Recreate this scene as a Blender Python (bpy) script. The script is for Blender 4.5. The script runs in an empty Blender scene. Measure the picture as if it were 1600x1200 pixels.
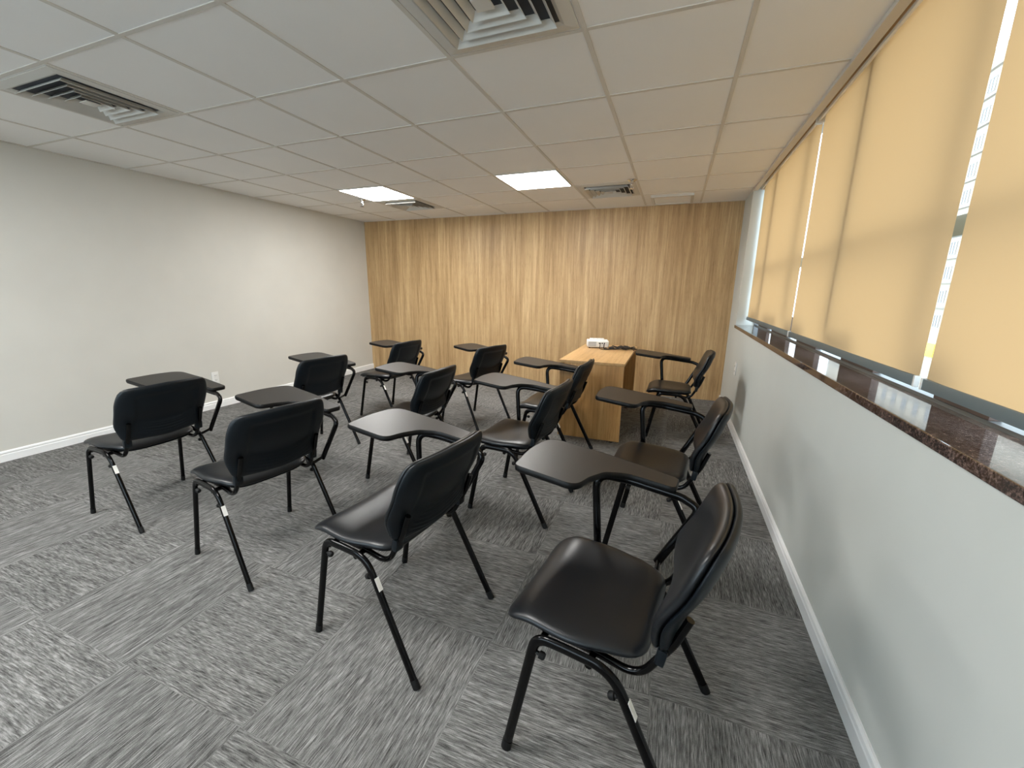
import bpy, bmesh, math, random
from mathutils import Vector, Matrix
random.seed(7)
S = bpy.context.scene
COL = S.collection

# ------------------------------------------------------------------ camera
YAW, PITCH, ROLL, CAM_H, FPX = 0.3671, -0.2251, 0.0121, 1.3716, 644.19
def camera():
    cy, sy = math.cos(YAW), math.sin(YAW)
    f = Vector((-sy*math.cos(PITCH), cy*math.cos(PITCH), math.sin(PITCH)))
    r = Vector((cy, sy, 0)); u = r.cross(f)
    c, s = math.cos(ROLL), math.sin(ROLL)
    r2 = c*r + s*u; u2 = -s*r + c*u
    cam = bpy.data.cameras.new('camera'); o = bpy.data.objects.new('camera', cam)
    COL.objects.link(o)
    m = Matrix((r2, u2, -f)).transposed().to_4x4(); m.translation = Vector((0, 0, CAM_H))
    o.matrix_world = m
    cam.sensor_fit = 'HORIZONTAL'; cam.sensor_width = 36.0; cam.lens = FPX*36/1600
    cam.clip_start = 0.02; cam.clip_end = 400
    S.camera = o
camera()

# ------------------------------------------------------------------ sky, sun, exposure
SKY = 5.0
PANEL = 33.0
w = bpy.data.worlds.new('overcast_sky'); S.world = w; w.use_nodes = True
bg = w.node_tree.nodes['Background']
bg.inputs[0].default_value = (0.72, 0.87, 1.0, 1); bg.inputs[1].default_value = SKY
sl = bpy.data.lights.new('sun', 'SUN'); so = bpy.data.objects.new('sun', sl); COL.objects.link(so)
sl.energy = 0.8; sl.angle = math.radians(3); sl.color = (1, .93, .82)
so.rotation_euler = (math.radians(48), 0, math.radians(-60)); so.location = (-20, -10, 40)
S.view_settings.view_transform = 'Standard'; S.view_settings.look = 'None'
S.view_settings.exposure = 0.40; S.view_settings.gamma = 1.0
S.view_settings.use_curve_mapping = False
S.cycles.use_denoising = True
S.cycles.max_bounces = 14; S.cycles.diffuse_bounces = 7
S.cycles.sample_clamp_indirect = 6.0

# ------------------------------------------------------------------ room numbers
XL, XR, YB, YF, H = -4.8217, 0.6547, 5.758, -2.45, 2.4097
GX, GY, SX, SY = -1.695, 1.3037, 0.625, 0.6327
ZS = 1.02                      # window sill height

# ------------------------------------------------------------------ materials
def mat(name, color=(.5, .5, .5), rough=.5, metal=0., spec=.5, emit=None, strength=0., coat=0.):
    m = bpy.data.materials.new(name); m.use_nodes = True
    b = m.node_tree.nodes['Principled BSDF']
    b.inputs['Base Color'].default_value = (*color, 1)
    b.inputs['Roughness'].default_value = rough
    b.inputs['Metallic'].default_value = metal
    b.inputs['Specular IOR Level'].default_value = spec
    b.inputs['Coat Weight'].default_value = coat
    if emit:
        b.inputs['Emission Color'].default_value = (*emit, 1)
        b.inputs['Emission Strength'].default_value = strength
    return m
class NT:
    def __init__(s, m): s.t = m.node_tree; s.b = s.t.nodes['Principled BSDF']
    def n(s, kind, **kw):
        x = s.t.nodes.new(kind)
        for k, v in kw.items(): setattr(x, k, v)
        return x
    def link(s, a, b): s.t.links.new(a, b)
    def math(s, op, a, b=None, c=None):
        x = s.n('ShaderNodeMath', operation=op)
        for i, v in enumerate((a, b, c)):
            if v is None: continue
            if isinstance(v, (int, float)): x.inputs[i].default_value = v
            else: s.link(v, x.inputs[i])
        return x.outputs[0]
    def ramp(s, fac, stops):
        r = s.n('ShaderNodeValToRGB'); e = r.color_ramp.elements
        while len(e) < len(stops): e.new(.5)
        for el, (p, c) in zip(e, stops): el.position = p; el.color = (*c, 1)
        s.link(fac, r.inputs[0]); return r.outputs[0]
    def noise(s, vec, scale, detail=4, rough=.55, dist=0.):
        x = s.n('ShaderNodeTexNoise'); s.link(vec, x.inputs['Vector'])
        x.inputs['Scale'].default_value = scale; x.inputs['Detail'].default_value = detail
        x.inputs['Roughness'].default_value = rough; x.inputs['Distortion'].default_value = dist
        return x.outputs['Fac']
    def scaled(s, vec, sc, loc=(0, 0, 0)):
        x = s.n('ShaderNodeMapping'); s.link(vec, x.inputs[0])
        x.inputs['Scale'].default_value = sc; x.inputs['Location'].default_value = loc
        return x.outputs[0]
    def pos(s): return s.n('ShaderNodeNewGeometry').outputs['Position']
    def obj(s): return s.n('ShaderNodeTexCoord').outputs['Object']
    def bump(s, hgt, strength, dist=.002):
        b = s.n('ShaderNodeBump'); b.inputs['Strength'].default_value = strength
        b.inputs['Distance'].default_value = dist
        s.link(hgt, b.inputs['Height']); s.link(b.outputs[0], s.b.inputs['Normal'])

def paint(name, color, var=.03):
    m = mat(name, color, .62, spec=.3); t = NT(m); p = t.pos()
    f = t.noise(p, 1.7, 3)
    lo = tuple(c*(1-var) for c in color); hi = tuple(min(1, c*(1+var)) for c in color)
    t.link(t.ramp(f, [(.3, lo), (.7, hi)]), t.b.inputs['Base Color'])
    t.bump(t.noise(p, 260, 2), .06, .001)
    return m

def carpet():
    m = mat('carpet_tiles', rough=.95, spec=.08); t = NT(m); p = t.pos()
    sp = t.n('ShaderNodeSeparateXYZ'); t.link(p, sp.inputs[0])
    X, Y = sp.outputs[0], sp.outputs[1]
    u = t.math('MULTIPLY', t.math('ADD', X, 1.772+6.05), 1/.605)
    v = t.math('MULTIPLY', t.math('ADD', Y, -.66+6.0), 1/.6)
    iu, iv = t.math('FLOOR', u), t.math('FLOOR', v)
    par = t.math('MODULO', t.math('ADD', iu, iv), 2.0)
    # along / across coordinates of each quarter-turned tile
    a = t.n('ShaderNodeMix'); b = t.n('ShaderNodeMix')
    for mx, s0, s1 in ((a, X, Y), (b, Y, X)):
        t.link(par, mx.inputs[0]); t.link(s0, mx.inputs[2]); t.link(s1, mx.inputs[3])
    rnd = t.n('ShaderNodeTexWhiteNoise', noise_dimensions='2D')
    cb = t.n('ShaderNodeCombineXYZ'); t.link(iu, cb.inputs[0]); t.link(iv, cb.inputs[1])
    t.link(cb.outputs[0], rnd.inputs['Vector'])
    def streak(al, ac):
        c = t.n('ShaderNodeCombineXYZ')
        t.link(t.math('MULTIPLY', a.outputs[0], al), c.inputs[0])
        t.link(t.math('MULTIPLY', b.outputs[0], ac), c.inputs[1])
        t.link(t.math('MULTIPLY', rnd.outputs['Value'], 9.), c.inputs[2]); return c.outputs[0]
    fine = t.noise(streak(22, 270), 1, 3, .6)
    wide = t.noise(streak(5, 75), 1, 3, .6)
    speck = t.noise(p, 420, 2, .6)
    f = t.math('ADD', t.math('MULTIPLY', fine, .56), t.math('MULTIPLY', wide, .26))
    f = t.math('ADD', f, t.math('MULTIPLY', speck, .18))
    f = t.math('ADD', f, t.math('MULTIPLY', t.math('SUBTRACT', rnd.outputs['Value'], .5), .035))
    col = t.ramp(f, [(.36, (.035, .034, .032)), (.50, (.155, .154, .149)), (.60, (.285, .281, .273)), (.72, (.49, .485, .474))])
    t.link(col, t.b.inputs['Base Color'])
    t.bump(f, .7, .004)
    return m

def wood(name, along, dark, mid, light, scale=1.0, rough=.45, spec=.35):
    """vertical-grain laminate; along = axis index of the grain"""
    m = mat(name, rough=rough, spec=spec); t = NT(m); p = t.obj()
    def sc(al, ac): return tuple(al if i == along else ac for i in range(3))
    g1 = t.noise(t.scaled(p, sc(.7*scale, 17*scale)), 1, 4, .6, .3)
    g2 = t.noise(t.scaled(p, sc(2.2*scale, 70*scale)), 1, 4, .65, .2)
    g3 = t.noise(t.scaled(p, sc(.25*scale, 3.2*scale), (3.1, 1.7, 9.2)), 1, 2, .5)
    pores = t.noise(t.scaled(p, sc(9*scale, 260*scale)), 1, 2, .6)
    f = t.math('ADD', t.math('MULTIPLY', g1, .42), t.math('MULTIPLY', g2, .34))
    f = t.math('ADD', f, t.math('MULTIPLY', g3, .24))
    col = t.ramp(f, [(.36, dark), (.50, mid), (.64, light)])
    pr = t.ramp(pores, [(.30, (.42, .36, .30)), (.42, (1, 1, 1))])
    mx = t.n('ShaderNodeMix', data_type='RGBA', blend_type='MULTIPLY'); mx.inputs[0].default_value = .55
    t.link(col, mx.inputs[6]); t.link(pr, mx.inputs[7])
    t.link(mx.outputs[2], t.b.inputs['Base Color'])
    t.bump(g2, .08, .001)
    return m

def granite():
    m = mat('polished_dark_granite', rough=.06, spec=.8); t = NT(m); p = t.pos()
    f = t.noise(p, 130, 4, .7); g = t.noise(p, 24, 3)
    f = t.math('ADD', t.math('MULTIPLY', f, .75), t.math('MULTIPLY', g, .25))
    t.link(t.ramp(f, [(.40, (.022, .015, .013)), (.53, (.085, .058, .049)), (.66, (.25, .175, .15))]), t.b.inputs['Base Color'])
    return m

def blind_fabric():
    m = bpy.data.materials.new('translucent_blind_fabric'); m.use_nodes = True
    nt = m.node_tree; nt.nodes.clear()
    out = nt.nodes.new('ShaderNodeOutputMaterial'); add = nt.nodes.new('ShaderNodeAddShader')
    tr = nt.nodes.new('ShaderNodeBsdfTranslucent'); df = nt.nodes.new('ShaderNodeBsdfDiffuse')
    tr.inputs[0].default_value = (.178, .100, .042, 1); df.inputs[0].default_value = (.42, .33, .21, 1)
    nt.links.new(tr.outputs[0], add.inputs[0]); nt.links.new(df.outputs[0], add.inputs[1])
    nt.links.new(add.outputs[0], out.inputs[0])
    return m

def pane_glass():
    m = bpy.data.materials.new('window_glass'); m.use_nodes = True
    nt = m.node_tree; nt.nodes.clear()
    out = nt.nodes.new('ShaderNodeOutputMaterial'); mix = nt.nodes.new('ShaderNodeMixShader')
    tr = nt.nodes.new('ShaderNodeBsdfTransparent'); gl = nt.nodes.new('ShaderNodeBsdfGlossy')
    # two-sided Schlick reflectance
    geo = nt.nodes.new('ShaderNodeNewGeometry'); dot = nt.nodes.new('ShaderNodeVectorMath'); dot.operation = 'DOT_PRODUCT'
    nt.links.new(geo.outputs['Normal'], dot.inputs[0]); nt.links.new(geo.outputs['Incoming'], dot.inputs[1])
    def mth(op, a, b=None):
        x = nt.nodes.new('ShaderNodeMath'); x.operation = op
        for i, v in enumerate((a, b)):
            if v is None: continue
            if isinstance(v, float): x.inputs[i].default_value = v
            else: nt.links.new(v, x.inputs[i])
        return x
    f5 = mth('POWER', mth('SUBTRACT', 1.0, mth('ABSOLUTE', dot.outputs['Value']).outputs[0]).outputs[0], 5.0)
    fr = mth('ADD', mth('MULTIPLY', f5.outputs[0], .94).outputs[0], .05)
    tr.inputs[0].default_value = (.93, .96, .95, 1); gl.inputs['Roughness'].default_value = .0
    nt.links.new(fr.outputs[0], mix.inputs[0]); nt.links.new(tr.outputs[0], mix.inputs[1])
    nt.links.new(gl.outputs[0], mix.inputs[2]); nt.links.new(mix.outputs[0], out.inputs[0])
    return m

def vinyl():
    m = mat('black_vinyl', (.0055, .0068, .009), .36, spec=.50); t = NT(m); p = t.obj()
    v = t.n('ShaderNodeTexVoronoi'); t.link(p, v.inputs['Vector']); v.inputs['Scale'].default_value = 420
    t.bump(v.outputs['Distance'], .12, .0006)
    return m

def laminate():
    m = mat('dark_brown_laminate', (.012, .0105, .0095), .40, spec=.68); t = NT(m); p = t.obj()
    f = t.noise(p, 300, 2)
    t.link(t.ramp(f, [(.3, (.010, .0086, .0078)), (.7, (.015, .013, .012))]), t.b.inputs['Base Color'])
    t.bump(f, .08, .0005)
    return m

M = dict(
    wall_l=paint('off_white_wall_paint', (.64, .63, .585)),
    wall_r=paint('pale_grey_green_wall_paint', (.60, .62, .59)),
    tile=paint('ceiling_tile_white', (.88, .87, .85), .015),
    tbar=mat('ceiling_grid_white', (.66, .625, .57), .5, spec=.3),
    base=mat('white_baseboard', (.90, .91, .91), .35),
    carpet=carpet(),
    wood_wall=wood('oak_wall_laminate', 2, (.315, .19, .085), (.495, .325, .158), (.685, .49, .265)),
    wood_top=wood('oak_desk_top_laminate', 1, (.40, .235, .095), (.54, .335, .15), (.65, .43, .21), .8, .38),
    wood_side=wood('oak_desk_panel_laminate', 2, (.34, .175, .055), (.50, .275, .098), (.62, .375, .155), .8, .42),
    granite=granite(),
    alu=mat('grey_anodised_aluminium', (.20, .215, .225), .38, .6),
    alu_dark=mat('dark_window_gasket_panel', (.10, .065, .052), .6),
    strip_white=mat('white_light_strip', (.88, .84, .76), .35),  # white colour imitating light along the blind tops
    hem=mat('slate_blind_hem_bar', (.15, .19, .205), .45, .2),
    fabric=blind_fabric(), glass=pane_glass(),
    white_pl=mat('white_plastic', (.80, .80, .78), .35),
    vent=mat('white_enamel_vent', (.64, .62, .575), .45, spec=.3),
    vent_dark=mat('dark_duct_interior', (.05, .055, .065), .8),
    lamp_rim=mat('white_lamp_rim', (.85, .85, .83), .4),
    lamp=mat('lamp_diffuser', (.9, .9, .9), .4, emit=(1.0, .985, .955), strength=PANEL),
    chrome=mat('chrome', (.75, .75, .75), .15, 1.),
    vinyl=vinyl(),
    shell=mat('black_moulded_plastic', (.003, .0058, .0088), .42, spec=.32),
    metal=mat('black_enamelled_tube', (.002, .002, .0022), .15, spec=.22),
    cap=mat('black_rubber', (.005, .005, .005), .6, spec=.3),
    lam=laminate(),
    edge=mat('black_edge_band', (.004, .004, .004), .45, spec=.25),
    sticker=mat('white_paper_sticker', (.80, .79, .76), .6),
    print_grey=mat('grey_print', (.30, .30, .30), .7),
    proj=mat('white_projector_plastic', (.80, .80, .79), .32),
    proj_grey=mat('grey_projector_grille', (.30, .31, .32), .5),
    black=mat('black_plastic', (.012, .012, .012), .45),
    cable=mat('black_cable_rubber', (.010, .009, .009), .45),
    lens=mat('projector_lens_glass', (.02, .02, .03), .05, spec=.8),
    facade=mat('cream_facade_render', (.36, .315, .262), .8),
    fwin=mat('facade_window_frame', (.20, .19, .18), .5),
    fpane=mat('facade_window_pane', (.20, .21, .23), .15),
    fslab=mat('facade_slab_edge', (.22, .195, .17), .8),
    yellow=mat('yellow_sign', (.92, .85, .05), .5),
    asphalt=mat('asphalt', (.32, .31, .30), .9),
)

# ------------------------------------------------------------------ mesh helpers
def finish(name, bm, mats, parent=None, smooth=40):
    me = bpy.data.meshes.new(name)
    bmesh.ops.recalc_face_normals(bm, faces=bm.faces[:])
    bm.to_mesh(me); bm.free()
    for m in (mats if isinstance(mats, (list, tuple)) else [mats]): me.materials.append(m)
    if smooth is not None:
        for p in me.polygons: p.use_smooth = True
        try: me.set_sharp_from_angle(angle=math.radians(smooth))
        except Exception: pass
    o = bpy.data.objects.new(name, me); COL.objects.link(o)
    if parent: o.parent = parent
    return o
def box(bm, x0, x1, y0, y1, z0, z1, bev=0., seg=2, mi=0, M4=None):
    vs = [bm.verts.new((x, y, z)) for x in (x0, x1) for y in (y0, y1) for z in (z0, z1)]
    fs = [(0, 1, 3, 2), (4, 6, 7, 5), (0, 4, 5, 1), (2, 3, 7, 6), (0, 2, 6, 4), (1, 5, 7, 3)]
    F = [bm.faces.new([vs[i] for i in f]) for f in fs]
    for f in F: f.material_index = mi
    if bev > 0:
        es = list({e for f in F for e in f.edges})
        r = bmesh.ops.bevel(bm, geom=es, offset=bev, segments=seg, affect='EDGES', profile=.6)
        for f in r['faces']: f.material_index = mi
        vs = list({v for f in r['faces'] for v in f.verts} | {v for v in vs if v.is_valid})
    if M4 is not None:
        for v in vs: v.co = M4 @ v.co
    return vs
def fillet(pts, rad, n=7):
    """polyline with its inner corners rounded"""
    P = [Vector(p) for p in pts]; out = [P[0]]
    for i in range(1, len(P)-1):
        r = rad[i-1] if isinstance(rad, (list, tuple)) else rad
        a, b, c = P[i-1], P[i], P[i+1]
        d1 = (a-b); d2 = (c-b); l1, l2 = d1.length, d2.length; d1.normalize(); d2.normalize()
        ang = d1.angle(d2)
        if r <= 0 or ang > math.pi-.02: out.append(b); continue
        t = min(r/math.tan(ang/2), l1*.49, l2*.49)
        p1 = b+d1*t; p2 = b+d2*t
        for k in range(n+1):
            s = k/n; out.append((1-s)**2*p1 + 2*s*(1-s)*b + s*s*p2)
    out.append(P[-1]); return out
def tube(bm, path, a, b=None, ref=(1, 0, 0), n=12, caps=True, mi=0):
    """sweep an ellipse (a across ref, b along ref) along path"""
    b = a if b is None else b; ref = Vector(ref); rings = []; prev = None
    for i, p in enumerate(path):
        t = (path[min(i+1, len(path)-1)] - path[max(i-1, 0)]).normalized()
        s = ref - t*ref.dot(t)
        if s.length < .05: s = prev if prev is not None else t.orthogonal()
        s = s - t*s.dot(t); s.normalize(); prev = s.copy(); u = t.cross(s)
        rings.append([bm.verts.new(p + u*(a*math.cos(2*math.pi*k/n)) + s*(b*math.sin(2*math.pi*k/n))) for k in range(n)])
    for r0, r1 in zip(rings, rings[1:]):
        for k in range(n):
            f = bm.faces.new((r0[k], r0[(k+1) % n], r1[(k+1) % n], r1[k])); f.material_index = mi
    if caps:
        for r in (rings[0], rings[-1]):
            f = bm.faces.new(r); f.material_index = mi
def lathe(bm, prof, n=20, M4=None, mi=0):
    rings = []
    for r, z in prof:
        if r < 1e-5: rings.append([bm.verts.new((0, 0, z))])
        else: rings.append([bm.verts.new((r*math.cos(2*math.pi*k/n), r*math.sin(2*math.pi*k/n), z)) for k in range(n)])
    for r0, r1 in zip(rings, rings[1:]):
        for k in range(n):
            a, b2 = r0[k % len(r0)], r0[(k+1) % len(r0)]; c, d = r1[(k+1) % len(r1)], r1[k % len(r1)]
            vs = []
            for v in (a, b2, c, d):
                if v not in vs: vs.append(v)
            if len(vs) > 2: bm.faces.new(vs).material_index = mi
    if M4 is not None:
        for r in rings:
            for v in r: v.co = M4 @ v.co
def extrude_profile(bm, prof, axis, c0, c1, mi=0):
    """closed 2-D profile swept along 'x' or 'y'; prof holds (other, z)"""
    mk = (lambda q, c: (q[0], c, q[1])) if axis == 'y' else (lambda q, c: (c, q[0], q[1]))
    A = [bm.verts.new(mk(q, c0)) for q in prof]; B = [bm.verts.new(mk(q, c1)) for q in prof]
    n = len(prof)
    for i in range(n): bm.faces.new((A[i], A[(i+1) % n], B[(i+1) % n], B[i])).material_index = mi
    bm.faces.new(A[::-1]).material_index = mi; bm.faces.new(B).material_index = mi
def thing(name, label, cat, loc=(0, 0, 0), rz=0., group=None):
    o = bpy.data.objects.new(name, None); COL.objects.link(o)
    o.empty_display_size = .1
    o.location = loc; o.rotation_euler = (0, 0, rz); o['label'] = label; o['category'] = cat
    if group: o['group'] = group
    return o
def tag(o, label, cat, group=None):
    o['label'] = label; o['category'] = cat
    if group: o['group'] = group
    return o
def struct(name, bm, m, label, smooth=None, cat='room'):
    o = finish(name, bm, m, None, smooth); o['kind'] = 'structure'; o['label'] = label; o['category'] = cat
    return o
def dup(root, loc, rz, label):
    r = root.copy(); COL.objects.link(r); r.location = loc; r.rotation_euler = (0, 0, rz); r['label'] = label
    for ch in list(root.children):
        c = ch.copy(); COL.objects.link(c); c.parent = r
        for g in list(ch.children):
            d = g.copy(); COL.objects.link(d); d.parent = c
    return r
def B(): return bmesh.new()

# ------------------------------------------------------------------ the room
bm = B(); box(bm, XL-.1, XR+.25, YF-.1, YB+.1, -.1, 0); struct('floor', bm, M['carpet'], 'grey streaked carpet tiles laid quarter-turned', cat='floor')
bm = B(); box(bm, XL-.12, XL, YF-.1, YB+.1, 0, H+.3); struct('wall_left', bm, M['wall_l'], 'plain off-white painted wall', cat='wall')
bm = B(); box(bm, XL, XR, YB, YB+.1, 0, H+.3); struct('wall_back', bm, M['wood_wall'], 'wall clad in vertical-grain oak laminate', cat='wall')
WX0, WX1, WZ0, WZ1 = -4.4, -.3, .75, 2.2      # opening of an unseen window added behind the camera to brighten the room
bm = B(); box(bm, XL-.12, WX0, YF-.12, YF, 0, H+.3); box(bm, WX1, XR+.25, YF-.12, YF, 0, H+.3)
box(bm, WX0, WX1, YF-.12, YF, 0, WZ0); box(bm, WX0, WX1, YF-.12, YF, WZ1, H+.3)
struct('wall_front', bm, M['wall_l'], 'painted wall behind the camera, with an added window', cat='wall')
wf = thing('added_window', 'wide uncurtained window added behind the camera, out of view, for daylight', 'window', (0, YF-.06, 0)); wf['kind'] = 'structure'
bm = B()
for q in ((WX0, WX1, WZ0, WZ0+.04), (WX0, WX1, WZ1-.04, WZ1), (WX0, WX0+.04, WZ0, WZ1), (WX1-.04, WX1, WZ0, WZ1), (-2.22, -2.18, WZ0, WZ1)): box(bm, q[0], q[1], -.03, .03, q[2], q[3])
finish('window_frame', bm, M['alu'], wf, None)
bm = B(); bm.faces.new([bm.verts.new(q) for q in ((WX0, 0, WZ0), (WX1, 0, WZ0), (WX1, 0, WZ1), (WX0, 0, WZ1))]); finish('window_pane', bm, M['glass'], wf, None)
REC0, REC1, XW = -.05, 5.2, .90      # window recess along y; outer face of the wall
ZT = 2.56                            # head of the recess (above the hung ceiling)
bm = B()
box(bm, XR, XW, YF-.1, YB+.1, 0, ZS-.03)
box(bm, XR, XW, REC1, YB+.1, ZS-.03, ZT+.15)
box(bm, XR, XW, YF-.1, REC0, ZS-.03, ZT+.15)
box(bm, XR, XW, REC0, REC1, ZT, ZT+.15)
struct('wall_right', bm, M['wall_r'], 'pale grey-green painted wall below and around the windows', cat='wall')

# hung ceiling: recessed tiles and T-bars, real geometry
bm = B()
zt = H+.0035
box(bm, XL, XR, YF, YB, zt, zt+.02, mi=0)
hw = .0105
i = -5
while GX+i*SX < XR+.01:
    x = GX+i*SX
    if x > XL+.02 and x < XR-.02: box(bm, x-hw, x+hw, YF, YB, H, zt+.002, mi=1)
    i += 1
xs = [XL] + [GX+i*SX for i in range(-4, 4) if GX+i*SX < XR] + [XR]
j = -5
while GY+j*SY < YB-.03:
    y = GY+j*SY
    if y > YF:
        for x0, x1 in zip(xs, xs[1:]): box(bm, x0+hw, x1-hw if x1 < XR else x1, y-hw, y+hw, H+.0004, zt+.002, mi=1)
    j += 1
for (x0, x1, y0, y1) in ((XL, XL+.02, YF, YB), (XL, XR, YB-.02, YB)): box(bm, x0, x1, y0, y1, H-.001, zt+.002, mi=1)
struct('ceiling', bm, [M['tile'], M['tbar']], 'hung ceiling of white tiles in a metal grid', cat='ceiling')
# edge trim between ceiling and blind pocket
bm = B()
box(bm, XR-.006, XR+.006, YF, REC1, H-.018, ZT, mi=0)
box(bm, XR+.006, XR+.042, REC0, REC1, H-.010, H+.004, mi=0)
struct('trim_1', bm, M['tbar'], 'beige edge trim where ceiling meets the window recess', cat='trim')

def baseboard(name, side):
    bm = B(); h = .085
    if side == 'left':
        s, x = 1, XL
    else:
        s, x = -1, XR
    pr = [(x, 0), (x+s*.014, 0), (x+s*.014, .055), (x+s*.011, .060), (x+s*.011, .064), (x+s*.014, .068), (x+s*.012, .078), (x+s*.006, h), (x, h)]
    extrude_profile(bm, pr, 'y', YF, YB)
    struct(name, bm, M['base'], 'white grooved baseboard along the %s wall' % side, cat='baseboard')
baseboard('baseboard_left', 'left'); baseboard('baseboard_right', 'right')

# ------------------------------------------------------------------ window, sill, blinds
XG = .86
win = thing('window_1', 'long aluminium window behind the roller blinds', 'window', (XG, (REC0+REC1)/2, ZS)); win['kind'] = 'structure'
def wpart(name, bm, m, smooth=None):
    o = finish(name, bm, m, win, smooth)
    o.matrix_parent_inverse = Matrix.Translation(win.location).inverted(); return o
bm = B()
box(bm, XG-.02, XG+.02, REC0, REC1, ZS, ZS+.012); box(bm, XG-.03, XG+.03, REC0, REC1, ZT-.05, ZT)
box(bm, XG-.03, XG+.03, REC0, REC0+.05, ZS, ZT); box(bm, XG-.03, XG+.03, REC1-.012, REC1, ZS, ZT)
wpart('window_frame', bm, M['alu'])
for y in (4.60, 2.64, .68):
    bm = B(); box(bm, XG-.088, XG+.03, y-.022, y+.022, ZS+.17, ZT, .003); wpart('mullion', bm, M['alu'])
for y in (3.58, 1.775):
    bm = B(); box(bm, XG-.02, XG+.03, y-.035, y+.035, ZS+.17, ZT, .003); wpart('mullion', bm, M['alu'])
bm = B(); box(bm, XG+.010, XG+.03, REC0, REC1, 1.566, 1.634); wpart('transom', bm, M['alu'])
bm = B(); bm.faces.new([bm.verts.new(q) for q in ((XG, REC0, ZS+.01), (XG, REC1, ZS+.01), (XG, REC1, ZT-.02), (XG, REC0, ZT-.02))]); wpart('window_pane', bm, M['glass'])
for y0, y1 in ((1.50, 1.77), (2.24, 2.63), (3.06, 3.51), (3.80, 4.36), (4.56, 5.0)):
    bm = B(); box(bm, XG-.018, XG+.012, y0, y1, ZS+.012, ZS+.17, .002); wpart('lower_panel', bm, M['alu_dark'])
bm = B(); box(bm, XR-.012, XG+.03, REC0, REC1, ZS-.032, ZS, .003); wpart('window_sill', bm, M['granite'])

def roller_blind(y0, y1, label, seed):
    rnd = random.Random(seed)
    t = thing('roller_blind', label, 'blind', (.752, (y0+y1)/2, 1.08), 0, 'beige roller blinds over the long window')
    L = (y1-y0)/2; z0, z1 = .033, 1.385
    nz, ny = 26, 34; bm = B(); g = []
    ph = rnd.random()*6
    for i in range(ny+1):
        y = -L + 2*L*i/ny; row = []
        for k in range(nz+1):
            s = k/nz; z = z0+(z1-z0)*s
            x = .0025*math.sin(3.1*y+ph)*(1-s) + .0015*math.sin(7*y+2*z+ph)
            e = abs(y)/L
            x += .006*max(0, e-.9)/.1*(1-s*.6)
            yy = y*(1-.004*math.sin(math.pi*s)*1.2)
            row.append(bm.verts.new((x, yy, z)))
        g.append(row)
    for i in range(ny):
        for k in range(nz): bm.faces.new((g[i][k], g[i+1][k], g[i+1][k+1], g[i][k+1]))
    finish('fabric', bm, M['fabric'], t)
    bm = B(); box(bm, -.006, .006, -L, L, 0, z0+.002, .002); r = finish('hem_bar', bm, M['hem'], t)
    for s in (-1, 1):
        bm = B(); box(bm, -.0075, .0075, s*L-.005, s*L+.005, -.001, z0+.003, .001); finish('end_cap', bm, M['white_pl'], r)
    bm = B(); tube(bm, [Vector((.022, -L+.01, 1.40)), Vector((.022, L-.01, 1.40))], .024, .024, (1, 0, 0), 18); finish('roller_tube', bm, M['fabric'], t)
    bm = B(); box(bm, -.034, -.020, -L+.03, L-.03, 1.318, 1.336, .003); finish('light_strip', bm, M['strip_white'], t)  # white strip standing in for the bright line of light above the blind
    for s in (-1, 1):
        bm = B(); box(bm, -.036, .05, s*(L-.012)-.004, s*(L-.012)+.004, 1.315, 1.46, .002); finish('bracket', bm, M['tbar'], t)
    return t
roller_blind(3.345, 5.178, 'beige roller blind farthest from the camera, next to the oak wall', 1)
roller_blind(1.690, 3.330, 'middle beige roller blind, left of the bright gap showing a building', 2)
roller_blind(-.03, 1.645, 'nearest beige roller blind, right of the bright gap, cut by the photo edge', 3)

# ------------------------------------------------------------------ outside
bt = thing('apartment_building', 'cream apartment building seen through the gap between two blinds', 'building', (30, 66, -12))
bm = B(); box(bm, 0, 12, -26, 34, 0, 39.4); finish('facade_wall', bm, M['facade'], bt, None)
zc0 = 12.0+1.37
rows = [zc0 + (z-1.37)*2 for z in (13.0, 11.55, 10.15, 8.75, 7.35, 5.95, 4.55, 3.15, 1.75, .3)]
wm = None
for r_ in rows:
    for c in range(-4, 5):
        if wm is None:
            bm = B()
            for (a, b_, c_, d) in ((-.6, -.5, -.75, .75), (.5, .6, -.75, .75), (-.5, .5, -.75, -.66), (-.5, .5, .66, .75), (-.03, .03, -.66, .66)):
                box(bm, -.06, .04, a, b_, c_, d)
            wm = finish('window', bm, M['fwin'], bt, None)
            bm = B(); box(bm, -.02, .02, -.5, .5, -.66, .66); wp = finish('window_pane', bm, M['fpane'], wm, None)
            o = wm
        else:
            o = wm.copy(); COL.objects.link(o); q = wp.copy(); COL.objects.link(q); q.parent = o
        o.location = (0, .1+c*2.9, r_-1.0)
for r_ in rows:
    bm = B(); box(bm, -.35, 0, -26, 34, r_+.55, r_+.72); finish('slab_edge', bm, M['fslab'], bt, None)
bm = B(); box(bm, -.12, 0, -1.4, 1.6, -.8, .8, .03); yo = finish('street_sign', bm, M['yellow']); yo.location = (29.9, 66.2, -5.3)
tag(yo, 'small yellow sign on the building outside, low in the gap between blinds', 'sign')
bm = B(); box(bm, 2, 60, -60, 140, -12.3, -12); struct('ground', bm, M['asphalt'], 'street far below the window', cat='ground')

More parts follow.
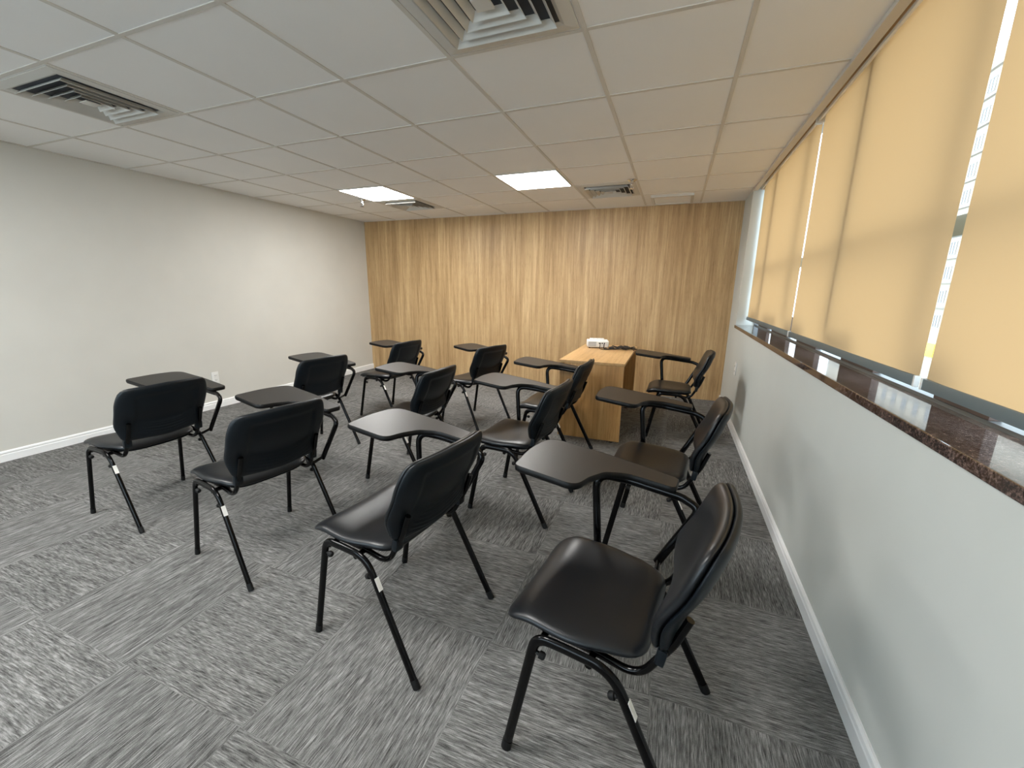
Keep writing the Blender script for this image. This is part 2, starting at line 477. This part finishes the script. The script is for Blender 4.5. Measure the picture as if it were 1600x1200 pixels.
# ------------------------------------------------------------------ ceiling fixtures
def cell(i, j): return GX+(i+.5)*SX, GY+(j+.5)*SY
def ceiling_light(i, j, label):
    x, y = cell(i, j); t = thing('ceiling_light', label, 'light', (x, y, H), 0, 'square ceiling light panels')
    a, b_, e = SX/2-.014, SY/2-.014, .012
    bm = B()
    for q in ((-a, a, -b_, -b_+e), (-a, a, b_-e, b_), (-a, -a+e, -b_+e, b_-e), (a-e, a, -b_+e, b_-e)): box(bm, *q, -.004, .006)
    finish('frame', bm, M['lamp_rim'], t, None)
    bm = B(); box(bm, -a+e, a-e, -b_+e, b_-e, -.002, .005); finish('diffuser', bm, M['lamp'], t, None)
ceiling_light(-3, 4, 'lit square ceiling light on the left, nearer the white wall')
ceiling_light(0, 4, 'lit square ceiling light on the right, above the middle of the room')
ceiling_light(-3, -2, 'added square ceiling light behind the camera, out of view, nearer the white wall')  # unseen light added to raise the room's brightness
ceiling_light(0, -2, 'added square ceiling light behind the camera, out of view, nearer the windows')  # second unseen light, added for the same brightening

def vent(i, j, label, half=.235):
    x, y = cell(i, j); t = thing('ceiling_vent', label, 'vent', (x, y, H), 0, 'square ceiling air diffusers')
    def ring(bm, r0, z0, r1, z1, th=.003):
        sq = lambda r, z: [bm.verts.new((sx*r, sy*r, z)) for sx, sy in ((-1, -1), (1, -1), (1, 1), (-1, 1))]
        A, C = sq(r0, z0), sq(r1, z1); A2, C2 = sq(r0, z0+th), sq(r1, z1+th)
        for k in range(4):
            n = (k+1) % 4
            bm.faces.new((A[k], A[n], C[n], C[k])); bm.faces.new((A2[k], C2[k], C2[n], A2[n]))
            bm.faces.new((A[k], A2[k], A2[n], A[n])); bm.faces.new((C[k], C[n], C2[n], C2[k]))
    bm = B(); ring(bm, half+.06, -.001, half+.012, -.006); ring(bm, half+.012, -.006, half-.004, .000); finish('frame', bm, M['vent'], t, None)
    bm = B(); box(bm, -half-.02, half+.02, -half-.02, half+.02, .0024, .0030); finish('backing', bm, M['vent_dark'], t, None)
    for k in range(4):
        r = half-.012-k*.048
        bm = B(); ring(bm, r, -.024, r-.022, .0005, .002); finish('louver', bm, M['vent'], t, None)
    bm = B(); r = half-.012-4*.048+.004
    box(bm, -r, r, -r, r, -.022, -.016, .001); finish('centre_plate', bm, M['vent'], t, None)
    return t
vent(1, 0, 'white square ceiling vent cut by the top edge of the photo')
vent(-3, 0, 'white ceiling vent with dark slots above the white wall, at far left')
vent(1, 5, 'small white ceiling vent beside the right-hand sprinkler, near the oak wall')
vent(-3, 5, 'white ceiling vent directly behind the left ceiling light')
# flat access hatch
x, y = cell(2, 6)
t = thing('access_hatch', 'plain white raised hatch in the ceiling near the oak wall, far right', 'hatch', (x, y-.01, H))
bm = B(); a = .225
for q in ((-a, a, -a, -a+.03), (-a, a, a-.03, a), (-a, -a+.03, -a+.03, a-.03), (a-.03, a, -a+.03, a-.03)): box(bm, *q, -.020, .006, .004)
finish('frame', bm, M['vent'], t, None)
bm = B(); box(bm, -a+.03, a-.03, -a+.03, a-.03, -.012, .004); finish('panel', bm, M['base'], t, None)

def sprinkler(x, y, label):
    t = thing('fire_sprinkler', label, 'sprinkler', (x, y, H), 0, 'ceiling fire sprinklers'); t.scale = (1.35, 1.35, 1.35)
    bm = B(); lathe(bm, [(0, 0), (.034, 0), (.034, -.003), (.022, -.010), (.012, -.012), (0, -.012)]); finish('escutcheon', bm, M['chrome'], t)
    bm = B(); lathe(bm, [(.011, -.010), (.011, -.028), (.007, -.030), (.006, -.034), (0, -.034)], 14)
    for s in (-1, 1): tube(bm, [Vector(p) for p in ((s*.009, 0, -.026), (s*.013, 0, -.038), (s*.009, 0, -.050), (s*.002, 0, -.056))], .0025, n=8, ref=(0, 1, 0))
    finish('body', bm, M['chrome'], t)
    bm = B(); lathe(bm, [(0, -.056), (.016, -.056), (.018, -.058), (.016, -.060), (0, -.060)], 18); finish('deflector', bm, M['chrome'], t)
sprinkler(-.486, 4.407, 'chrome ceiling sprinkler above the small vent on the right')
sprinkler(-3.64, 4.332, 'chrome ceiling sprinkler beside the left ceiling light')

# ------------------------------------------------------------------ wall outlets
def outlet(name, loc, rz, label):
    t = thing(name, label, 'outlet', loc, rz)
    bm = B(); box(bm, -.038, .038, -.010, 0, -.068, .068, .004); finish('plate', bm, M['white_pl'], t)
    for z in (-.026, .026):
        bm = B(); box(bm, -.020, .020, -.0125, -.008, z-.019, z+.019, .002); f = finish('socket', bm, M['white_pl'], t)
        bm = B()
        for q in (-.009, 0, .009): lathe(bm, [(0, 0), (.0028, 0), (.0028, .002), (0, .002)], 10, Matrix.Translation((q, -.0118, z+(-.003 if q == 0 else .003))) @ Matrix.Rotation(math.pi/2, 4, 'X'))
        finish('pin_hole', bm, M['vent_dark'], f)
outlet('power_outlet', (XL, 3.078, .35), math.radians(90), 'white double power outlet low on the off-white wall')
outlet('power_outlet', (XR, 4.76, .60), math.radians(-90), 'white outlet plate on the right wall under the sill, near the oak wall')

# ------------------------------------------------------------------ desk, projector, cable
DX0, DX1, DY0, DY1, DZ = -.955, -.358, 3.690, 4.975, .745
t = thing('desk', 'light oak panel desk in front of the oak wall', 'desk', (DX0, DY0, 0)); W, D = DX1-DX0, DY1-DY0
bm = B(); box(bm, 0, W, 0, D, DZ-.026, DZ, .002); o = finish('desktop', bm, M['wood_top'], t)
for y in (.006, D-.030):
    bm = B(); box(bm, .012, W-.006, y, y+.024, .012, DZ-.026, .0015); p_ = finish('side_panel', bm, M['wood_side'], t)
    bm = B()
    for x in (.05, W-.08): lathe(bm, [(0, 0), (.018, 0), (.018, .012), (0, .012)], 14, Matrix.Translation((x, y+.012, 0)))
    finish('foot', bm, M['black'], p_)
bm = B(); box(bm, .05, .068, .030, D-.030, .22, DZ-.026, .001); finish('modesty_panel', bm, M['wood_side'], t)

t = thing('projector', 'white projector sitting on the oak desk', 'projector', (-.775, 4.70, DZ), math.radians(14))
bm = B(); box(bm, -.118, .118, -.095, .095, .010, .082, .010, 3); finish('body', bm, M['proj'], t)
bm = B(); box(bm, -.085, .075, -.02, .085, .080, .096, .006, 2); finish('top_cover', bm, M['proj'], t)
bm = B()
for k in range(6): box(bm, -.106, -.020, -.0965, -.093, .024+k*.0085, .0285+k*.0085)
finish('grille', bm, M['proj_grey'], t, None)
for x, wd in ((.018, .022), (.045, .015), (.068, .012)):
    bm = B(); box(bm, x-wd/2, x+wd/2, -.0965, -.092, .050, .062, .001); finish('port', bm, M['black'], t, None)
for x in (-.04, .0, .04):
    bm = B(); lathe(bm, [(0, 0), (.006, 0), (.005, .002), (0, .002)], 12, Matrix.Translation((x, .03, .0955))); finish('button', bm, M['proj_grey'], t)
bm = B(); lathe(bm, [(0, .012), (.024, .010), (.028, 0), (.028, -.004), (0, -.004)], 20, Matrix.Translation((.06, .094, .048)) @ Matrix.Rotation(-math.pi/2, 4, 'X')); finish('lens', bm, M['lens'], t)
for x in (-.09, .09):
    for y in (-.07, .07):
        bm = B(); lathe(bm, [(0, 0), (.009, 0), (.009, .011), (0, .011)], 12, Matrix.Translation((x, y, 0))); finish('foot', bm, M['black'], t)

def catmull(P, n=8, closed=False):
    P = [Vector(p) for p in P]; out = []
    for i in range(len(P)-1):
        p0 = P[max(i-1, 0)]; p1 = P[i]; p2 = P[i+1]; p3 = P[min(i+2, len(P)-1)]
        for k in range(n):
            s = k/n
            out.append(.5*((2*p1)+(p2-p0)*s+(2*p0-5*p1+4*p2-p3)*s*s+(3*p1-p0-3*p2+p3)*s**3))
    out.append(P[-1]); return out
z = DZ+.0065
t = thing('power_cable', 'black cables bundled in loops beside the projector', 'cable', (-.525, 4.61, z))
pts = []
for k in range(46):
    s = k/45; a = s*2*math.pi*3.4
    pts.append((-.025+.12*s+.080*math.cos(a)+.012*math.sin(5*a), .075*math.sin(a)+.03*s, .004+.010*(k % 3)))
bm = B(); tube(bm, catmull([(-.158, -.014, .046), (-.156, -.035, .030), (-.150, -.052, .0), (-.10, -.06, .0)] + pts + [(.19, .05, .0), (.13, .10, .0)], 5), .0045, n=8, ref=(0, 0, 1)); finish('power_cord', bm, M['cable'], t)
pts = []
for k in range(30):
    s = k/29; a = -s*2*math.pi*2.2+1
    pts.append((-.02+.12*s+.06*math.cos(a), .02+.035*math.sin(a), .012+.011*(k % 2)))
bm = B(); tube(bm, catmull([(-.200, -.030, .046), (-.198, -.050, .028), (-.190, -.075, .0), (-.09, -.09, .0)] + pts + [(.16, -.04, .0)], 5), .0038, n=8, ref=(0, 0, 1)); finish('video_cord', bm, M['cable'], t)
bm = B(); box(bm, .06, .115, -.015, .012, -.004, .018, .003, M4=Matrix.Rotation(.4, 4, 'Z')); finish('plug', bm, M['cable'], t)
bm = B(); box(bm, -.09, -.035, -.06, -.034, -.004, .020, .003, M4=Matrix.Rotation(-.3, 4, 'Z')); finish('power_block', bm, M['cable'], t)

# ------------------------------------------------------------------ tablet-arm chair (faces local +y, tablet on its right, +x)
def rounded(poly, rad, n=8):
    P = [Vector((*p, 0)) for p in poly]; out = []; N = len(P)
    for i in range(N):
        a, b_, c = P[i-1], P[i], P[(i+1) % N]; r = rad[i]
        d1 = a-b_; d2 = c-b_; l1, l2 = d1.length, d2.length; d1.normalize(); d2.normalize()
        ang = d1.angle(d2); tt = min(r/max(math.tan(ang/2), 1e-3), l1*.49, l2*.49)
        p1, p2 = b_+d1*tt, b_+d2*tt
        for k in range(n+1):
            s = k/n; q = (1-s)**2*p1+2*s*(1-s)*b_+s*s*p2; out.append((q.x, q.y))
    return out
def resample(P, n):
    P = P+[P[0]]; L = [0]
    for a, b_ in zip(P, P[1:]): L.append(L[-1]+math.dist(a, b_))
    out = []; k = 0
    for i in range(n):
        s = L[-1]*i/n
        while L[k+1] < s: k += 1
        f = (s-L[k])/max(L[k+1]-L[k], 1e-9); out.append((P[k][0]+(P[k+1][0]-P[k][0])*f, P[k][1]+(P[k+1][1]-P[k][1])*f))
    return out
def pillow(bm, outline, centre, place, top, bot, p=5., rings=12):
    """closed cushion: place(a,b,t) maps outline coords and thickness offset to 3-D"""
    n = len(outline)
    def side(th):
        R = []
        for k in range(1, rings+1):
            r = math.sin(k/rings*math.pi/2); h = th*(1-r**p)**(1/2.2) if r < 1 else 0
            R.append([bm.verts.new(place(centre[0]+(q[0]-centre[0])*r, centre[1]+(q[1]-centre[1])*r, h)) for q in outline])
        c = bm.verts.new(place(centre[0], centre[1], th))
        for i in range(n): bm.faces.new((c, R[0][i], R[0][(i+1) % n]))
        for r0, r1 in zip(R, R[1:]):
            for i in range(n): bm.faces.new((r0[i], r1[i], r1[(i+1) % n], r0[(i+1) % n]))
        return R
    T = side(top); Bt = side(-bot)
    bmesh.ops.remove_doubles(bm, verts=T[-1]+Bt[-1], dist=1e-6)

SEAT_Z = .452
def seat_surface(a, b_, t):
    z = SEAT_Z - .030*max(0, (b_-.20)/.11)**2 + .012*(a/.22)**2 - .008*max(0, 1-((b_-.08)/.16)**2)
    z += -.010*max(0, (-.0-b_)/.08)
    return (a, b_, z+t)
seat_poly = [(-.224, .316), (.224, .316), (.236, .10), (.185, -.088), (-.185, -.088), (-.236, .10)]
SEAT_OUT = resample(rounded(seat_poly, [.068, .068, .3, .085, .085, .3], 10), 72)

def back_surface(a, z, t):
    y = -.118 - .098*((z-.50)/.32) + .020*math.exp(-((z-.60)/.07)**2) - .006
    y += .034*(a/.235)**2 - .017
    return (a, y+t, z)
back_poly = [(-.205, .512), (0, .498), (.205, .512), (.232, .60), (.236, .74), (.215, .822), (0, .832), (-.215, .822), (-.236, .74), (-.232, .60)]
BACK_OUT = resample(rounded(back_poly, [.030, .3, .030, .2, .2, .095, .4, .095, .2, .2], 10), 80)

def tab_z(y): return .697+.058*(y+.06)/.53
tab_poly = [(.112, .462), (.28, .482), (.438, .462), (.446, .20), (.428, -.062), (.338, -.062), (.334, .105), (.285, .178), (.205, .212), (.118, .228)]
TAB_OUT = resample(rounded(tab_poly, [.022, .5, .075, .4, .02, .018, .12, .07, .12, .05], 10), 110)

def make_chair(label):
    t = thing('tablet_chair', label, 'chair', (0, 0, 0), 0, 'black tablet-arm chairs in three rows')
    bm = B(); pillow(bm, SEAT_OUT, (0, .11), seat_surface, .026, .016, 7.); finish('seat', bm, M['vinyl'], t, 60)
    bm = B(); inset = [(x*.93, .11+(y-.11)*.93) for x, y in SEAT_OUT]
    pillow(bm, inset, (0, .11), lambda a, b_, h: seat_surface(a, b_, h-.016), .004, .012, 9.); finish('seat_pan', bm, M['shell'], t, 60)
    # backrest pad and moulded rear shell
    bm = B(); pad = [(x*.985, .665+(z-.665)*.985) for x, z in BACK_OUT]
    pillow(bm, pad, (0, .665), lambda a, z, h: back_surface(a, z, h+.008), .026, .014, 7.); finish('backrest', bm, M['vinyl'], t, 60)
    def shell_place(a, z, h):
        x, y, z2 = back_surface(a, z, h)
        if h < 0:
            k = h/-.024
            edge = max(0, min(1, (.165-abs(a))/.02)) * max(0, min(1, (z-.515)/.015)) * max(0, min(1, (.782-z)/.02))
            line = .592 + .035*(a/.17)**2
            low = 1/(1+math.exp((z-line)/.0025))
            d = .007*edge*(1-low) + .003*edge*low*(0.5+0.5*math.sin((z-.03*(a/.17)**2)/.0165*2*math.pi))
            y += d*min(1, -h/.012)
        return (x, y-.006, z2)
    bm = B(); pillow(bm, BACK_OUT, (0, .665), shell_place, .006, .022, 9., 40); sh = finish('back_shell', bm, M['shell'], t, 50)
    for s in (-1, 1):
        bm = B(); box(bm, -.019, .019, -.012, .012, -.034, .014, .006, 2, M4=Matrix.Translation((s*.187, -.126, .508)) @ Matrix.Rotation(math.radians(9), 4, 'X')); finish('tube_sleeve', bm, M['shell'], sh)
    # legs: two inverted U frames, each split at the top into a front and a rear leg
    for s in (-1, 1):
        X0, X1 = s*.236, s*.250
        top = .436
        fr = fillet([(X1, .278, .012), (s*.237, .196, top), (X0, .112, top)], [.055], 8)
        rr = fillet([(X0, .112, top), (s*.237, -.018, top-.002), (X1, -.236, .012)], [.17], 10)
        for nm, path, bx in (('front', fr, .24), ('rear', rr, .0)):
            bm = B(); tube(bm, path, .0150, .0105, (1, 0, 0), 14); lg = finish('leg', bm, M['metal'], t, 60)
            e = path[0] if nm == 'front' else path[-1]; n2 = path[1] if nm == 'front' else path[-2]
            d = (n2-e).normalized()
            bm = B(); tube(bm, [e-d*.012, e+d*.022], .0162, .0117, (1, 0, 0), 14); finish('foot_cap', bm, M['cap'], lg, 60)
            # stacking bumper on the inner side
            q = fr[3] if nm == 'front' else rr[-2]
            c = Vector((s*.238, .202, .388)) if nm == 'front' else Vector((s*.238, -.048, .372))
            bm = B(); lathe(bm, [(0, 0), (.006, 0), (.006, .018), (.011, .020), (.011, .032), (.008, .036), (0, .036)], 14,
                            Matrix.Translation(c) @ Matrix.Rotation(math.radians(100 if nm == 'front' else -110), 4, 'X')); finish('bumper', bm, M['cap'], lg)
            if nm == 'rear' and s == -1:
                p0 = Vector((X0, -.018, top-.002)); p1 = Vector((X1, -.236, .012)); dd = (p1-p0).normalized()
                c = p0+dd*.100; side = Vector((1, 0, 0)); side = (side-dd*side.dot(dd)).normalized(); up = dd.cross(side)
                if up.y > 0: up = -up
                Mx = Matrix((up, dd.cross(up), dd)).transposed().to_4x4(); Mx.translation = c + up*.0148 - side*.002
                bm = B(); box(bm, -.0006, .0006, -.009, .009, -.024, .024, 0, M4=Mx); st = finish('sticker', bm, M['sticker'], lg, None)
    # cross bars under the seat
    bm = B()
    for y, zz in ((.185, .416), (.045, .414)):
        tube(bm, [Vector((-.234, y, zz)), Vector((.234, y, zz))], .010, n=12, ref=(0, 0, 1))
    finish('seat_frame', bm, M['metal'], t)
    for s in (-1, 1):
        path = fillet([(s*.180, .200, .418), (s*.186, .04, .418), (s*.188, -.075, .404), (s*.188, -.150, .54), (s*.186, -.178, .62)], [.2, .075, .2], 8)
        bm = B(); tube(bm, path, .0105, .0105, (1, 0, 0), 12); finish('back_support', bm, M['metal'], t, 60)
    # arm tube carrying the tablet
    path = fillet([(.290, .188, .418), (.326, .222, tab_z(.2)-.035), (.352, .10, tab_z(.1)-.035), (.352, -.085, tab_z(-.085)-.034),
                   (.334, -.150, .640), (.306, -.030, .408)], [.06, .3, .09, .14], 10)
    bm = B(); tube(bm, path, .0150, .0115, (1, 0, 0), 14)
    tube(bm, [Vector((.236, .185, .428)), Vector((.292, .189, .424))], .0085, n=10, ref=(0, 1, 0))
    tube(bm, [Vector((.236, -.040, .404)), Vector((.309, -.034, .419))], .0085, n=10, ref=(0, 1, 0))
    finish('armrest', bm, M['metal'], t, 60)
    bm = B()
    N = len(TAB_OUT); up = [bm.verts.new((x, y, tab_z(y))) for x, y in TAB_OUT]; dn = [bm.verts.new((x, y, tab_z(y)-.023)) for x, y in TAB_OUT]
    bm.faces.new(up); bm.faces.new(dn[::-1])
    for i in range(N): bm.faces.new((up[i], up[(i+1) % N], dn[(i+1) % N], dn[i]))
    tb = finish('tablet', bm, M['lam'], t, 30)
    bm = B(); lp = [Vector((x, y, tab_z(y)-.0115)) for x, y in TAB_OUT]
    n = 8; rings = []
    for i in range(N):
        tg = (lp[(i+1) % N]-lp[i-1]).normalized(); o_ = tg.cross(Vector((0, 0, 1))).normalized(); u = o_.cross(tg)
        rings.append([bm.verts.new(lp[i] + o_*(.0045*math.cos(2*math.pi*k/n)) + u*(.0122*math.sin(2*math.pi*k/n))) for k in range(n)])
    for i in range(N):
        r0, r1 = rings[i], rings[(i+1) % N]
        for k in range(n): bm.faces.new((r0[k], r0[(k+1) % n], r1[(k+1) % n], r1[k]))
    finish('edge_band', bm, M['edge'], tb, 60)
    return t

CHAIRS = [
    (-2.933, 1.458, 1.538, 'black tablet-arm chair at the far left of the nearest row, by the white wall'),
    (-1.899, 1.392, 1.400, 'black tablet-arm chair second from left in the nearest row'),
    (-0.928, 1.259, 1.441, 'black tablet-arm chair third from left in the nearest row, its tablet shining pale'),
    (-0.047, 1.128, 1.430, 'largest black tablet-arm chair, nearest the camera, back to the windowed wall'),
    (-2.805, 2.558, 1.429, 'black tablet-arm chair second out from the oak wall along the white wall'),
    (-1.715, 2.492, 1.556, 'black tablet-arm chair in the middle row, behind the pale shining tablet'),
    (-0.810, 2.381, 1.490, 'black tablet-arm chair in the middle row, just in front of the desk end'),
    (0.060, 2.266, 1.483, 'black tablet-arm chair right of the desk, second from the camera along the windowed wall'),
    (-2.815, 3.700, 1.486, 'black tablet-arm chair in the far left corner, by the white and oak walls'),
    (-1.851, 3.799, 1.277, 'black tablet-arm chair turned slightly, alone before the oak wall left of the desk'),
    (-0.821, 3.226, 1.532, 'black tablet-arm chair with its tablet against the left end of the desk'),
    (0.138, 4.250, 1.555, 'black tablet-arm chair farthest right, between the desk and the windowed wall'),
]
proto = None
for x, y, a, lab in CHAIRS:
    if proto is None:
        proto = make_chair(lab); proto.location = (x, y, 0); proto.rotation_euler = (0, 0, a)
    else:
        dup(proto, (x, y, 0), a, lab)
